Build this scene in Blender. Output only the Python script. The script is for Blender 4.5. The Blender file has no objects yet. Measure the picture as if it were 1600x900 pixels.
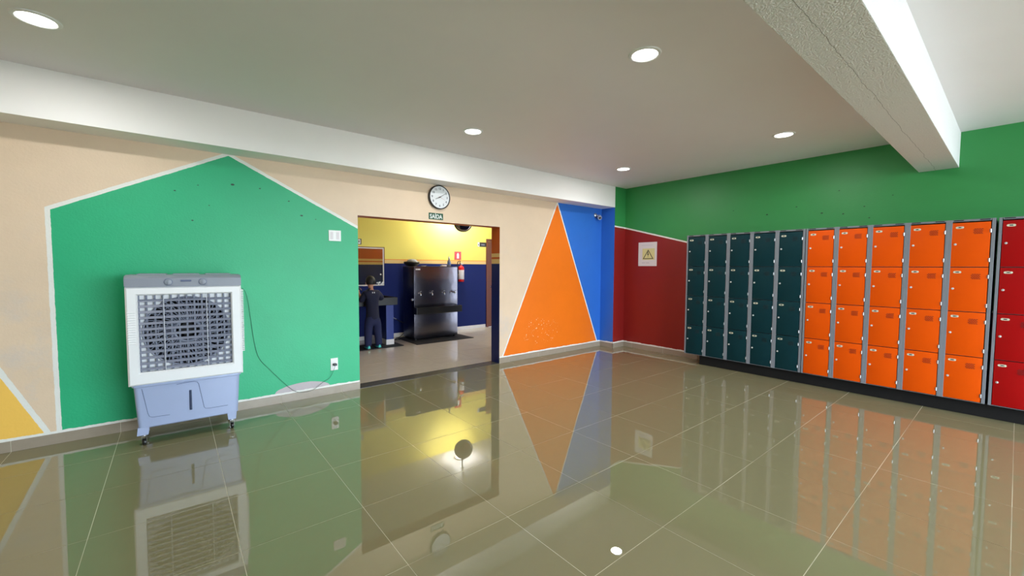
import bpy, bmesh, math, random
from mathutils import Vector, Matrix
random.seed(7)
S = bpy.context.scene
C = S.collection
PI = math.pi

# ------------------------------------------------------------------ camera, world, lights, exposure
cam = bpy.data.objects.new('camera', bpy.data.cameras.new('camera'))
C.objects.link(cam)
cam.data.sensor_width = 36
cam.data.lens = 646.4 / 1600 * 36
cam.data.clip_start = 0.02
_r = Vector((0.774094, -0.633049, 0.005254)); _u = Vector((0.027763, 0.042239, 0.998722)); _f = Vector((0.632462, 0.772959, -0.050272))
_M = Matrix((_r, _u, -_f)).transposed().to_4x4(); _M.translation = (0, 0, 1.45)
cam.matrix_world = _M
S.camera = cam

S.view_settings.view_transform = 'Standard'
S.view_settings.look = 'None'
S.view_settings.gamma = 1
S.view_settings.use_curve_mapping = False
S.view_settings.exposure = 0.0
S.cycles.use_denoising = True
S.cycles.max_bounces = 10
S.cycles.diffuse_bounces = 6
S.cycles.glossy_bounces = 5
S.cycles.sample_clamp_indirect = 6
S.cycles.blur_glossy = 0.5

W = bpy.data.worlds.new('sky'); S.world = W; W.use_nodes = True
W.node_tree.nodes['Background'].inputs[0].default_value = (0.76, 0.88, 1.0, 1)
W.node_tree.nodes['Background'].inputs[1].default_value = 15.6

def area_light(name, loc, size, power, color=(1, 1, 1), rot=(0, 0, 0), size_y=None, portal=False, shape='DISK'):
    l = bpy.data.lights.new(name, 'AREA'); l.energy = power; l.color = color
    l.shape = 'RECTANGLE' if size_y else shape; l.size = size
    if size_y: l.size_y = size_y
    o = bpy.data.objects.new(name, l); C.objects.link(o); o.location = loc; o.rotation_euler = rot
    if portal: l.cycles.is_portal = True
    return o
YO = -4.2          # where the hall opens to the outside, behind the camera
area_light('sky_portal', (3.6, YO - 0.05, 1.45), 5.6, 1, rot=(PI / 2, 0, 0), size_y=2.8, portal=True)
DOWN = [(-0.58, 3.70), (2.50, 1.655), (2.50, 3.72), (5.11, 1.655), (5.11, 3.70)]
DOWN_POWER = 13
BACK_POWER = 75

# ------------------------------------------------------------------ constants of the place
YA, XB, YC, XC = 4.887, 6.428, 4.589, 6.1164     # left wall, right wall, column front, column side
H, HB = 2.8873, 2.5222                            # ceiling, beam underside
OX0, OX1, OZ = 1.675, 3.76, 2.043                 # the opening
YT = 5.09                                         # back face of the left wall
YK = 8.1                                          # far wall of the back room
HK = 2.76
GX, GY, GP = 0.8464, -0.0369, 0.61906             # floor grid

# ------------------------------------------------------------------ material helpers
def lin(c):
    def f(v):
        v /= 255.0
        return v / 12.92 if v <= 0.04045 else ((v + 0.055) / 1.055) ** 2.4
    return tuple(f(v) for v in c) + (1,)

class E_:
    """tiny wrapper so that node maths reads like maths"""
    def __init__(s, nt, v): s.nt, s.v = nt, v
    def op(s, o, b=None, c=None):
        n = s.nt.nodes.new('ShaderNodeMath'); n.operation = o
        for i, q in enumerate((s, b, c)):
            if q is None: continue
            q = q.v if isinstance(q, E_) else q
            if isinstance(q, (int, float)): n.inputs[i].default_value = q
            else: s.nt.links.new(q, n.inputs[i])
        return E_(s.nt, n.outputs[0])
    def __add__(s, b): return s.op('ADD', b)
    __radd__ = __add__
    def __sub__(s, b): return s.op('SUBTRACT', b)
    def __mul__(s, b): return s.op('MULTIPLY', b)
    __rmul__ = __mul__
    def lt(s, b): return s.op('LESS_THAN', b)
    def gt(s, b): return s.op('GREATER_THAN', b)
    def max(s, b): return s.op('MAXIMUM', b)
    def min(s, b): return s.op('MINIMUM', b)

def new_mat(name):
    m = bpy.data.materials.new(name); m.use_nodes = True
    return m, m.node_tree, m.node_tree.nodes['Principled BSDF']

def noise(nt, scale, detail=3, rough=0.5, vec=None):
    n = nt.nodes.new('ShaderNodeTexNoise'); n.inputs['Scale'].default_value = scale
    n.inputs['Detail'].default_value = detail; n.inputs['Roughness'].default_value = rough
    if vec is not None: nt.links.new(vec, n.inputs['Vector'])
    return n
def objvec(nt):
    return nt.nodes.new('ShaderNodeTexCoord').outputs['Object']
def bump(nt, b, h, strength, dist=0.002):
    n = nt.nodes.new('ShaderNodeBump'); n.inputs['Strength'].default_value = strength; n.inputs['Distance'].default_value = dist
    nt.links.new(h, n.inputs['Height']); nt.links.new(n.outputs[0], b.inputs['Normal'])

def mat(name, rgb, rough=0.5, metal=0.0, var=0.0, vscale=8, bmp=0.0, bscale=200, emit=0, coat=0.0, alpha=1, trans=0, ior=None, bdist=0.001):
    m, nt, b = new_mat(name)
    c = lin(rgb)
    b.inputs['Base Color'].default_value = c
    b.inputs['Roughness'].default_value = rough
    b.inputs['Metallic'].default_value = metal
    if coat: b.inputs['Coat Weight'].default_value = coat
    if ior: b.inputs['IOR'].default_value = ior
    if trans: b.inputs['Transmission Weight'].default_value = trans
    if emit:
        b.inputs['Emission Color'].default_value = c; b.inputs['Emission Strength'].default_value = emit
    v = objvec(nt)
    if var:
        n = noise(nt, vscale, 4, 0.6, v)
        mx = nt.nodes.new('ShaderNodeMix'); mx.data_type = 'RGBA'
        mx.inputs['A'].default_value = tuple(q * (1 - var) for q in c[:3]) + (1,)
        mx.inputs['B'].default_value = tuple(min(1, q * (1 + var)) for q in c[:3]) + (1,)
        nt.links.new(n.outputs['Fac'], mx.inputs['Factor']); nt.links.new(mx.outputs['Result'], b.inputs['Base Color'])
    if bmp:
        n = noise(nt, bscale, 2, 0.5, v); bump(nt, b, n.outputs['Fac'], bmp, bdist)
    return m

def mixc(nt, a, b, fac):
    n = nt.nodes.new('ShaderNodeMix'); n.data_type = 'RGBA'
    for k, q in (('A', a), ('B', b)):
        if isinstance(q, tuple): n.inputs[k].default_value = q
        else: nt.links.new(q, n.inputs[k])
    nt.links.new(fac.v, n.inputs['Factor'])
    return n.outputs['Result']

def poly(u, v, pts):
    """signed distance-ish to a convex polygon given counter-clockwise: negative inside"""
    d = None
    for (x0, y0), (x1, y1) in zip(pts, pts[1:] + pts[:1]):
        dx, dy = x1 - x0, y1 - y0; L = math.hypot(dx, dy)
        nx, ny = dy / L, -dx / L
        e = u * nx + v * ny + (-(x0 * nx + y0 * ny))
        d = e if d is None else d.max(e)
    return d
def half(u, v, p0, p1):
    """negative on the left of p0 -> p1"""
    dx, dy = p1[0] - p0[0], p1[1] - p0[1]; L = math.hypot(dx, dy)
    nx, ny = dy / L, -dx / L
    return u * nx + v * ny + (-(p0[0] * nx + p0[1] * ny))
def blob(u, v, cx, cy, rx, ry):
    a = (u + (-cx)) * (1 / rx); b = (v + (-cy)) * (1 / ry)
    return a * a + b * b + (-1.0)

# ------------------------------------------------------------------ painted walls
GREEN_A = lin((32, 176, 122)); GREEN_B = lin((50, 142, 74)); BEIGE = lin((230, 205, 177)); WHITE = lin((236, 236, 230))
ORANGE = lin((241, 118, 8)); BLUE = lin((46, 112, 206)); YELLOW = lin((250, 200, 92)); RED = lin((142, 26, 22))
CREAM = lin((232, 196, 128)); DBLUE = lin((5, 27, 94)); BYEL = lin((240, 224, 112)); BORA = lin((196, 88, 26))

def coords(nt):
    sp = nt.nodes.new('ShaderNodeSeparateXYZ'); nt.links.new(objvec(nt), sp.inputs[0])
    return [E_(nt, sp.outputs[i]) for i in range(3)]

def wall_finish(nt, b, rough=0.5):
    n = noise(nt, 60, 4, 0.6, objvec(nt)); bump(nt, b, n.outputs['Fac'], 0.25, 0.004)
    b.inputs['Roughness'].default_value = rough

def tone(nt, col, amt=0.06, scale=1.3):
    n = noise(nt, scale, 6, 0.65, objvec(nt))
    mr = nt.nodes.new('ShaderNodeMapRange'); mr.inputs[3].default_value = 1 - amt; mr.inputs[4].default_value = 1 + amt * 0.6
    mr.inputs[1].default_value = 0.3; mr.inputs[2].default_value = 0.7
    nt.links.new(n.outputs['Fac'], mr.inputs[0])
    v = nt.nodes.new('ShaderNodeVectorMath'); v.operation = 'SCALE'
    nt.links.new(col, v.inputs[0]); nt.links.new(mr.outputs[0], v.inputs['Scale'])
    return v.outputs[0]

def paint_left():
    m, nt, b = new_mat('painted left wall')
    x, y, z = coords(nt)
    n1 = E_(nt, noise(nt, 14, 3, 0.7, objvec(nt)).outputs['Fac']) + (-0.5)
    n2 = E_(nt, noise(nt, 5, 2, 0.6, objvec(nt)).outputs['Fac']) + (-0.5)
    # base beige with grey smudges, and daylight greying painted in towards the bottom
    sm = E_(nt, noise(nt, 2.2, 6, 0.7, objvec(nt)).outputs['Fac'])
    sm_day = ((sm + (-0.52)) * 5.0).max(0.0).min(1.0) * (z * (-0.45) + 1.0).max(0.0) * 0.9
    col = mixc(nt, BEIGE, lin((208, 200, 196)), sm_day)
    # yellow, lower left
    dy = half(x, z, (-0.822, 0.065), (-1.047, 0.587)) + n1 * 0.012
    dy = dy.max(z + (-1.9)) + 0.0
    col = mixc(nt, col, WHITE, dy.lt(0.035))
    col = mixc(nt, col, YELLOW, dy.lt(0.0))
    # green house shape
    G = [(-0.738, -0.3), (1.80, -0.3), (1.80, 1.823), (0.444, 2.512), (-0.745, 1.888)]
    dg = poly(x, z, G) + n1 * 0.010
    col = mixc(nt, col, WHITE, dg.lt(0.030))
    col = mixc(nt, col, GREEN_A, dg.lt(0.0))
    # plaster patch where the paint has come off
    pt = blob(x, z, 1.06, 0.10, 0.27, 0.083) + n2 * 0.5
    col = mixc(nt, col, lin((196, 186, 190)), pt.lt(0.0))
    # blue and orange
    db = half(x, z, (4.963, 2.498), (6.045, 0.065)) + n1 * 0.006
    db2 = db.max((x * (-1.0)) + 4.94)
    col = mixc(nt, col, BLUE, db2.lt(0.0))
    O = [(3.83, 0.09), (6.04, 0.05), (4.963, 2.498)]
    do = poly(x, z, O) + n1 * 0.009
    col = mixc(nt, col, WHITE, do.lt(0.022))
    col = mixc(nt, col, ORANGE, do.lt(0.0))
    # chips in the orange
    ch = E_(nt, noise(nt, 38, 2, 0.6, objvec(nt)).outputs['Fac'])
    chm = ch.gt(0.68) * (blob(x, z, 4.62, 0.42, 0.42, 0.22).lt(0.0)) * do.lt(-0.03)
    col = mixc(nt, col, lin((240, 205, 160)), chm)
    # dark nicks on the green
    k = None
    for px, pz, rr in ((0.03, 2.13, .008), (0.20, 2.20, .007), (0.47, 2.24, .016), (0.70, 2.23, .009), (0.96, 2.13, .010), (1.08, 1.99, .014), (1.22, 1.96, .007), (0.28, 2.02, .007), (0.15, 1.87, .009)):
        e = blob(x, z, px, pz, rr, rr * 0.55); k = e if k is None else k.min(e)
    col = mixc(nt, col, lin((10, 60, 40)), (k + n1 * 1.2).lt(0.0))
    # ragged white band above the skirting
    zz = z + n1 * 0.018 + n2 * 0.02
    col = mixc(nt, col, WHITE, zz.lt(0.104))
    col = tone(nt, col)
    # inside faces of the opening and the back-room face
    inner = mixc(nt, DBLUE, CREAM, z.gt(1.50))
    inner = mixc(nt, inner, BORA, z.gt(1.57))
    inner = mixc(nt, inner, CREAM, z.gt(1.60) * z.lt(1.655))
    inner = mixc(nt, inner, BORA, z.gt(1.655))
    col = mixc(nt, col, inner, y.gt(YA + 0.002))
    nt.links.new(col, b.inputs['Base Color']); wall_finish(nt, b, 0.45)
    return m

def paint_right():
    m, nt, b = new_mat('painted right wall')
    x, y, z = coords(nt)
    n1 = E_(nt, noise(nt, 14, 3, 0.7, objvec(nt)).outputs['Fac']) + (-0.5)
    n2 = E_(nt, noise(nt, 5, 2, 0.6, objvec(nt)).outputs['Fac']) + (-0.5)
    # red below a white line falling away from the corner
    d = half(y, z, (3.419, 1.872), (4.575, 2.172)) * (-1.0) + n1 * 0.006     # negative below
    col = mixc(nt, GREEN_B, WHITE, d.lt(0.012))
    col = mixc(nt, col, RED, d.lt(-0.012))
    k = None
    for py, pz, rr in ((2.25, 2.2, .013), (1.9, 2.27, .010), (1.45, 2.42, .009), (1.62, 2.16, .013), (1.40, 2.13, .011), (1.2, 2.2, .009), (0.95, 2.3, .008), (1.15, 2.06, .009), (2.7, 2.3, .008)):
        e = blob(y, z, py, pz, rr, rr * 0.55); k = e if k is None else k.min(e)
    col = mixc(nt, col, lin((8, 50, 24)), (k + n1 * 1.2).lt(0.0))
    zz = z + n1 * 0.03 + n2 * 0.02
    col = mixc(nt, col, WHITE, zz.lt(0.106))
    col = tone(nt, col)
    nt.links.new(col, b.inputs['Base Color']); wall_finish(nt, b, 0.45)
    return m

def paint_column():
    m, nt, b = new_mat('painted corner column')
    x, y, z = coords(nt)
    n1 = E_(nt, noise(nt, 14, 3, 0.7, objvec(nt)).outputs['Fac']) + (-0.5)
    n2 = E_(nt, noise(nt, 5, 2, 0.6, objvec(nt)).outputs['Fac']) + (-0.5)
    d = half(x, z, (XC, 2.190), (XB, 2.175)) + n1 * 0.006
    col = mixc(nt, RED, WHITE, d.lt(0.012))
    col = mixc(nt, col, GREEN_B, d.lt(-0.012))
    col = mixc(nt, col, BLUE, y.gt(YC + 0.003))
    zz = z + n1 * 0.03 + n2 * 0.02
    col = mixc(nt, col, WHITE, zz.lt(0.106))
    col = tone(nt, col)
    nt.links.new(col, b.inputs['Base Color']); wall_finish(nt, b, 0.45)
    return m

def paint_back():
    m, nt, b = new_mat('painted back room wall')
    x, y, z = coords(nt)
    col = mixc(nt, DBLUE, CREAM, z.gt(1.515))
    col = mixc(nt, col, lin((240, 150, 60)), z.gt(1.585))
    col = mixc(nt, col, BYEL, z.gt(1.60))
    nt.links.new(col, b.inputs['Base Color']); wall_finish(nt, b, 0.65); b.inputs['Specular IOR Level'].default_value = 0.25
    return m

def tile_mat(name, rgb, rough, spec, var=0.10):
    m, nt, b = new_mat(name)
    c = lin(rgb); v = objvec(nt)
    g = nt.nodes.new('ShaderNodeNewGeometry')
    n = noise(nt, 9, 8, 0.7, g.outputs['Position'])
    mx = nt.nodes.new('ShaderNodeMix'); mx.data_type = 'RGBA'
    mx.inputs['A'].default_value = tuple(q * (1 - var) for q in c[:3]) + (1,)
    mx.inputs['B'].default_value = tuple(q * (1 + var) for q in c[:3]) + (1,)
    nt.links.new(n.outputs['Fac'], mx.inputs['Factor']); nt.links.new(mx.outputs['Result'], b.inputs['Base Color'])
    b.inputs['Roughness'].default_value = rough
    b.inputs['IOR'].default_value = spec
    return m

def soffit_mat():
    m, nt, b = new_mat('rough painted plaster')
    x, y, z = coords(nt)
    n = noise(nt, 105, 3, 0.6, objvec(nt)); bump(nt, b, n.outputs['Fac'], 0.7, 0.02)
    n2 = E_(nt, noise(nt, 3, 4, 0.7, objvec(nt)).outputs['Fac']) + (-0.5)
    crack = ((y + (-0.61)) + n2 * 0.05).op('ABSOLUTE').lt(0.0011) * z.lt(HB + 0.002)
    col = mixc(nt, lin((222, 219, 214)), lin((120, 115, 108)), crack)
    col = mixc(nt, col, lin((248, 246, 248)), z.gt(HB + 0.002))  # daylight on the beam sides put into their lighter colour
    nt.links.new(col, b.inputs['Base Color']); b.inputs['Roughness'].default_value = 0.6
    return m

def steel_mat(name, rgb, rough):
    m, nt, b = new_mat(name)
    b.inputs['Base Color'].default_value = lin(rgb); b.inputs['Metallic'].default_value = 1.0
    b.inputs['Roughness'].default_value = rough
    mp = nt.nodes.new('ShaderNodeMapping'); mp.inputs['Scale'].default_value = (1.5, 1.5, 1.5)
    nt.links.new(objvec(nt), mp.inputs[0])
    n = noise(nt, 2.2, 3, 0.5, mp.outputs[0]); bump(nt, b, n.outputs['Fac'], 0.35, 0.02)
    return m

M = dict(
    wl=paint_left(), wr=paint_right(), col=paint_column(), wb=paint_back(),
    plain=mat('plain white wall paint', (222, 218, 210), 0.6, var=.04, vscale=2, bmp=.2, bscale=60),
    ceil=mat('ceiling paint', (232, 228, 230), 0.55, var=.04, vscale=1.2, bmp=.12, bscale=40),
    beam=mat('white beam paint', (248, 246, 245), 0.5, var=.03, vscale=2, bmp=.2, bscale=60),
    soffit=soffit_mat(),
    tile=tile_mat('polished olive porcelain tile', (139, 133, 101), 0.006, 1.85, 0.04),
    btile=tile_mat('pale porcelain tile', (206, 196, 182), 0.12, 1.5),
    grout=mat('grout', (216, 210, 188), 0.6, var=.1, vscale=40),
    bgrout=mat('grey grout', (128, 120, 106), 0.6),
    base=mat('skirting tile', (158, 146, 130), 0.18, var=.10, vscale=20),
    basew=mat('white skirting', (220, 216, 212), 0.3, var=.04),
    granite=mat('dark granite', (84, 82, 78), 0.25, var=.5, vscale=160),
    blackst=mat('black granite', (8, 8, 9), 0.5, var=.3, vscale=120),
    ground=mat('concrete ground', (150, 146, 138), 0.9, var=.1, vscale=1),
    led=mat('lit diffuser', (255, 252, 246), 0.5, emit=12),
    white=mat('white plastic', (238, 240, 242), 0.35),
    wplate=mat('white switch plastic', (232, 232, 230), 0.3),
    grey=mat('grey plastic', (138, 144, 156), 0.38, var=.03),
    lgrey=mat('blue grey plastic', (164, 178, 212), 0.35, var=.03),
    groove=mat('groove shadow line plastic', (96, 108, 140), 0.5),
    slat=mat('grey slat plastic', (122, 128, 146), 0.4),
    link=mat('pale link rod', (196, 200, 210), 0.35),
    dark=mat('dark interior plastic', (14, 16, 24), 0.5),
    black=mat('black plastic', (18, 18, 20), 0.35),
    rubber=mat('black rubber', (26, 26, 28), 0.8, bmp=.3, bscale=300),
    ribbed=mat('ribbed rubber mat', (34, 33, 36), 0.85, bmp=.6, bscale=160, bdist=.003),
    chrome=mat('chrome', (220, 222, 226), 0.12, 1.0),
    lockm=mat('satin nickel', (225, 225, 225), 0.45, 0.6),
    zinc=mat('zinc metal', (190, 192, 196), 0.3, 1.0),
    lframe=mat('grey locker steel', (122, 126, 134), 0.4, var=.03),
    plinth=mat('dark brown plinth', (14, 12, 11), 0.95, var=.1),
    navy=mat('navy gap board', (14, 16, 48), 0.6),
    teal=mat('teal painted steel', (9, 49, 56), 0.38, var=.04, bmp=.08, bscale=120),
    teald=mat('dark teal louvre', (8, 40, 48), 0.5),
    orng=mat('orange painted steel', (226, 82, 0), 0.38, var=.03, bmp=.08, bscale=120),
    orngd=mat('dark orange louvre', (150, 44, 4), 0.5),
    redp=mat('red painted steel', (160, 6, 9), 0.38, var=.05, bmp=.08, bscale=120),
    redd=mat('dark red louvre', (104, 4, 8), 0.5),
    plate=mat('cream number plate', (226, 222, 198), 0.4),
    ink=mat('dark print', (52, 50, 48), 0.6),
    paper=mat('white paper', (226, 220, 220), 0.7, var=.02),
    ylabel=mat('pale yellow label', (222, 214, 150), 0.6),
    gsign=mat('dark green sign', (12, 78, 50), 0.4),
    wtext=mat('white lettering', (236, 240, 236), 0.5),
    red=mat('red enamel', (196, 20, 22), 0.3),
    face=mat('clock face', (232, 236, 240), 0.4),
    numeral=mat('grey numerals', (96, 102, 112), 0.5),
    steel=steel_mat('brushed stainless steel', (98, 95, 102), 0.26),
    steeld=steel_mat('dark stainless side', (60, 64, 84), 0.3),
    tray=mat('dark drip tray', (52, 50, 48), 0.28, 0.6),
    mirror=mat('mirror glass', (215, 220, 222), 0.02, 1.0),
    cframe=mat('pale mirror frame', (214, 206, 196), 0.4),
    wood=mat('brown door wood', (104, 48, 22), 0.4, var=.2, vscale=6),
    jacket=mat('navy jacket cloth', (14, 17, 44), 0.85, var=.15, vscale=20, bmp=.3, bscale=120),
    trouser=mat('navy trouser cloth', (22, 28, 66), 0.85, var=.12, vscale=20, bmp=.3, bscale=120),
    skin=mat('skin', (190, 132, 104), 0.55, var=.05),
    hair=mat('black hair', (16, 13, 13), 0.6, bmp=.8, bscale=180, bdist=.004),
    shoe=mat('turquoise shoe', (70, 190, 182), 0.6),
    sole=mat('dark shoe sole', (40, 40, 46), 0.8),
    cream=mat('pale logo print', (206, 206, 212), 0.7),
    bottle=mat('clear bottle plastic', (225, 232, 240), 0.12, trans=0.6, ior=1.4),
    bluec=mat('pale blue cap', (120, 150, 210), 0.4),
    glass=mat('convex mirror surface', (150, 140, 136), 0.04, 1.0),
)

# ------------------------------------------------------------------ mesh helpers
def add_box(bm, x0, x1, y0, y1, z0, z1, bev=0.0, seg=2):
    r = bmesh.ops.create_cube(bm, size=1)
    vs = r['verts']
    for v in vs:
        v.co = Vector((x0 + (v.co.x + .5) * (x1 - x0), y0 + (v.co.y + .5) * (y1 - y0), z0 + (v.co.z + .5) * (z1 - z0)))
    if bev:
        es = list({e for v in vs for e in v.link_edges})
        bmesh.ops.bevel(bm, geom=es, offset=bev, segments=seg, profile=0.6, affect='EDGES')
    return vs
def add_cyl(bm, c, r, d, axis='z', seg=24, r2=None, bev=0):
    res = bmesh.ops.create_cone(bm, cap_ends=True, segments=seg, radius1=r, radius2=r if r2 is None else r2, depth=d)
    vs = res['verts']
    Rm = {'z': Matrix.Identity(3), 'y': Matrix.Rotation(PI / 2, 3, 'X'), 'x': Matrix.Rotation(PI / 2, 3, 'Y')}[axis]
    for v in vs: v.co = Rm @ v.co + Vector(c)
    if bev:
        es = [e for e in {e for v in vs for e in v.link_edges} if abs(len(e.link_faces[0].verts) - len(e.link_faces[1].verts)) > 0]
        bmesh.ops.bevel(bm, geom=es, offset=bev, segments=2, affect='EDGES')
    return vs
def add_lathe(bm, prof, c=(0, 0, 0), axis='z', seg=28):
    rings = []
    for r, h in prof:
        ring = []
        for i in range(seg):
            a = 2 * PI * i / seg
            if axis == 'z': p = (r * math.cos(a), r * math.sin(a), h)
            elif axis == 'y': p = (r * math.cos(a), h, r * math.sin(a))
            else: p = (h, r * math.cos(a), r * math.sin(a))
            ring.append(bm.verts.new(Vector(p) + Vector(c)))
        rings.append(ring)
    for a, b in zip(rings, rings[1:]):
        for i in range(seg):
            j = (i + 1) % seg
            bm.faces.new((a[i], a[j], b[j], b[i]))
    bm.faces.new(rings[0]); bm.faces.new(rings[-1])
def add_tube(bm, pts, r, seg=8, closed=False, taper=None):
    pts = [Vector(p) for p in pts]; n = len(pts); rings = []
    up = Vector((0, 0, 1)); prev = None
    for i, p in enumerate(pts):
        if closed: t = (pts[(i + 1) % n] - pts[i - 1])
        else: t = pts[min(i + 1, n - 1)] - pts[max(i - 1, 0)]
        t.normalize()
        if prev is None:
            a = t.orthogonal().normalized()
        else:
            a = (prev - t * prev.dot(t)).normalized()
        prev = a; b = t.cross(a)
        rr = r if taper is None else r * taper[i]
        rings.append([bm.verts.new(p + (a * math.cos(2 * PI * k / seg) + b * math.sin(2 * PI * k / seg)) * rr) for k in range(seg)])
    m = n if closed else n - 1
    for i in range(m):
        A, B = rings[i], rings[(i + 1) % n]
        for k in range(seg):
            j = (k + 1) % seg
            bm.faces.new((A[k], A[j], B[j], B[k]))
    if not closed:
        bm.faces.new(rings[0]); bm.faces.new(rings[-1])
def add_prism(bm, pts, d0, d1, plane='xz'):
    """extruded polygon; plane xz -> extruded along y, yz -> along x, xy -> along z"""
    def P(u, v, d):
        return {'xz': (u, d, v), 'yz': (d, u, v), 'xy': (u, v, d)}[plane]
    A = [bm.verts.new(P(u, v, d0)) for u, v in pts]; B = [bm.verts.new(P(u, v, d1)) for u, v in pts]
    bm.faces.new(A); bm.faces.new(B[::-1])
    for i in range(len(pts)):
        j = (i + 1) % len(pts); bm.faces.new((A[i], B[i], B[j], A[j]))
def smooth_pts(pts, n=6):
    P = [Vector(p) for p in pts]; out = []
    for i in range(len(P) - 1):
        a, b, c, d = P[max(i - 1, 0)], P[i], P[i + 1], P[min(i + 2, len(P) - 1)]
        for k in range(n):
            t = k / n
            out.append(0.5 * ((2 * b) + (c - a) * t + (2 * a - 5 * b + 4 * c - d) * t * t + (3 * b - a - 3 * c + d) * t ** 3))
    out.append(P[-1]); return out

def obj(name, bm, m, parent=None, loc=(0, 0, 0), rot=None, smooth=False):
    if isinstance(bm, bmesh.types.BMesh):
        bmesh.ops.recalc_face_normals(bm, faces=bm.faces)
        me = bpy.data.meshes.new(name); bm.to_mesh(me); bm.free()
        me.materials.append(m)
        if smooth:
            me.shade_smooth()
            try: me.set_sharp_from_angle(angle=math.radians(38))
            except Exception: pass
    else: me = bm
    o = bpy.data.objects.new(name, me); C.objects.link(o)
    o.location = loc
    if rot: o.rotation_euler = rot
    if parent: o.parent = parent
    return o
def one(fn, *a, **k):
    bm = bmesh.new(); fn(bm, *a, **k); return bm
def box(name, m, parent, *a, **k):
    return obj(name, one(add_box, *a, **k), m, parent)
def thing(name, label, cat, loc=(0, 0, 0), rot=None, group=None):
    o = bpy.data.objects.new(name, None); C.objects.link(o)
    o.empty_display_size = 0.1
    o.location = loc
    if rot: o.rotation_euler = rot
    o['label'] = label; o['category'] = cat
    if group: o['group'] = group
    return o
def struct(name, bm, m, label=None, cat=None):
    o = obj(name, bm, m); o['kind'] = 'structure'
    o['label'] = label or name; o['category'] = cat or name.split('_')[0]
    return o
def sempty(name, label, cat, loc=(0, 0, 0)):
    o = thing(name, label, cat, loc); o['kind'] = 'structure'; return o

def text_mesh(body, size, m, name, parent, loc, rot, depth=0.001, bold=0.0, sx=1.0):
    cu = bpy.data.curves.new(name, 'FONT'); cu.body = body; cu.size = size; cu.extrude = depth; cu.offset = bold
    cu.align_x = 'CENTER'; cu.align_y = 'CENTER'
    t = bpy.data.objects.new(name, cu); C.objects.link(t)
    bpy.context.view_layer.update()
    me = bpy.data.meshes.new_from_object(t.evaluated_get(bpy.context.evaluated_depsgraph_get()))
    bpy.data.objects.remove(t)
    me.materials.clear(); me.materials.append(m)
    o = bpy.data.objects.new(name, me); C.objects.link(o); o.parent = parent; o.location = loc; o.rotation_euler = rot
    o.scale = (sx, 1, 1)
    return o

def skin_mesh(name, joints, edges, m, parent, sub=2, root=0):
    """joints: list of (x,y,z,rx,ry)"""
    me = bpy.data.meshes.new(name)
    me.from_pydata([j[:3] for j in joints], edges, [])
    o = bpy.data.objects.new(name, me); C.objects.link(o)
    md = o.modifiers.new('s', 'SKIN'); md.use_smooth_shade = True
    if not me.skin_vertices: 
        bpy.context.view_layer.objects.active = o; bpy.ops.mesh.customdata_skin_add()
    for i, j in enumerate(joints):
        me.skin_vertices[0].data[i].radius = (j[3], j[4] if len(j) > 4 else j[3])
        me.skin_vertices[0].data[i].use_root = (i == root)
    sb = o.modifiers.new('u', 'SUBSURF'); sb.levels = sub; sb.render_levels = sub
    bpy.context.view_layer.update()
    m2 = bpy.data.meshes.new_from_object(o.evaluated_get(bpy.context.evaluated_depsgraph_get()))
    bpy.data.objects.remove(o)
    m2.materials.clear(); m2.materials.append(m); m2.shade_smooth()
    o2 = bpy.data.objects.new(name, m2); C.objects.link(o2); o2.parent = parent
    return o2

# ================================================================== THE SETTING
XL = -4.5
# left wall (with the opening)
bm = bmesh.new()
add_box(bm, XL, OX0, YA, YT, 0, HK + 0.13)
add_box(bm, OX1, XB + 0.2, YA, YT, 0, HK + 0.13)
add_box(bm, OX0, OX1, YA, YT, OZ, HK + 0.13)
struct('wall_left', bm, M['wl'], 'beige wall with green house shape, orange triangle and blue corner, opening in it', 'wall')
struct('wall_right', one(add_box, XB, XB + 0.2, YO, YT, 0, H), M['wr'], 'green wall above red paint behind the lockers', 'wall')
struct('wall_corner', one(add_box, XC, XB, YC, YA, 0, H), M['col'], 'narrow corner column painted blue, red and green', 'wall')
struct('wall_end', one(add_box, XL - 0.2, XL, YO, YT, 0, H), M['plain'], 'plain white end wall outside the view', 'wall')
struct('wall_daylight_block', one(add_box, XL, 0.8, YO, YO + 0.2, 0, H), M['plain'], 'unseen plain white wall added behind the viewer to block daylight', 'wall')  # added to cut daylight from the left, so the cooler throws a shadow
struct('ceiling', one(add_box, XL - 0.2, XB + 0.2, YO - 0.3, YT, H, H + 0.2), M['ceil'], 'pale grey ceiling of the hall with round lights', 'ceiling')
struct('beam_1', one(add_box, XL, XC, YC, YA, HB, H), M['beam'], 'white ceiling beam along the beige and green wall', 'beam')
struct('beam_2', one(add_box, XL, XB, 0.44, 0.745, HB, H, bev=0.004), M['soffit'], 'rough white ceiling beam ending at the green wall above the lockers', 'beam')

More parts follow.
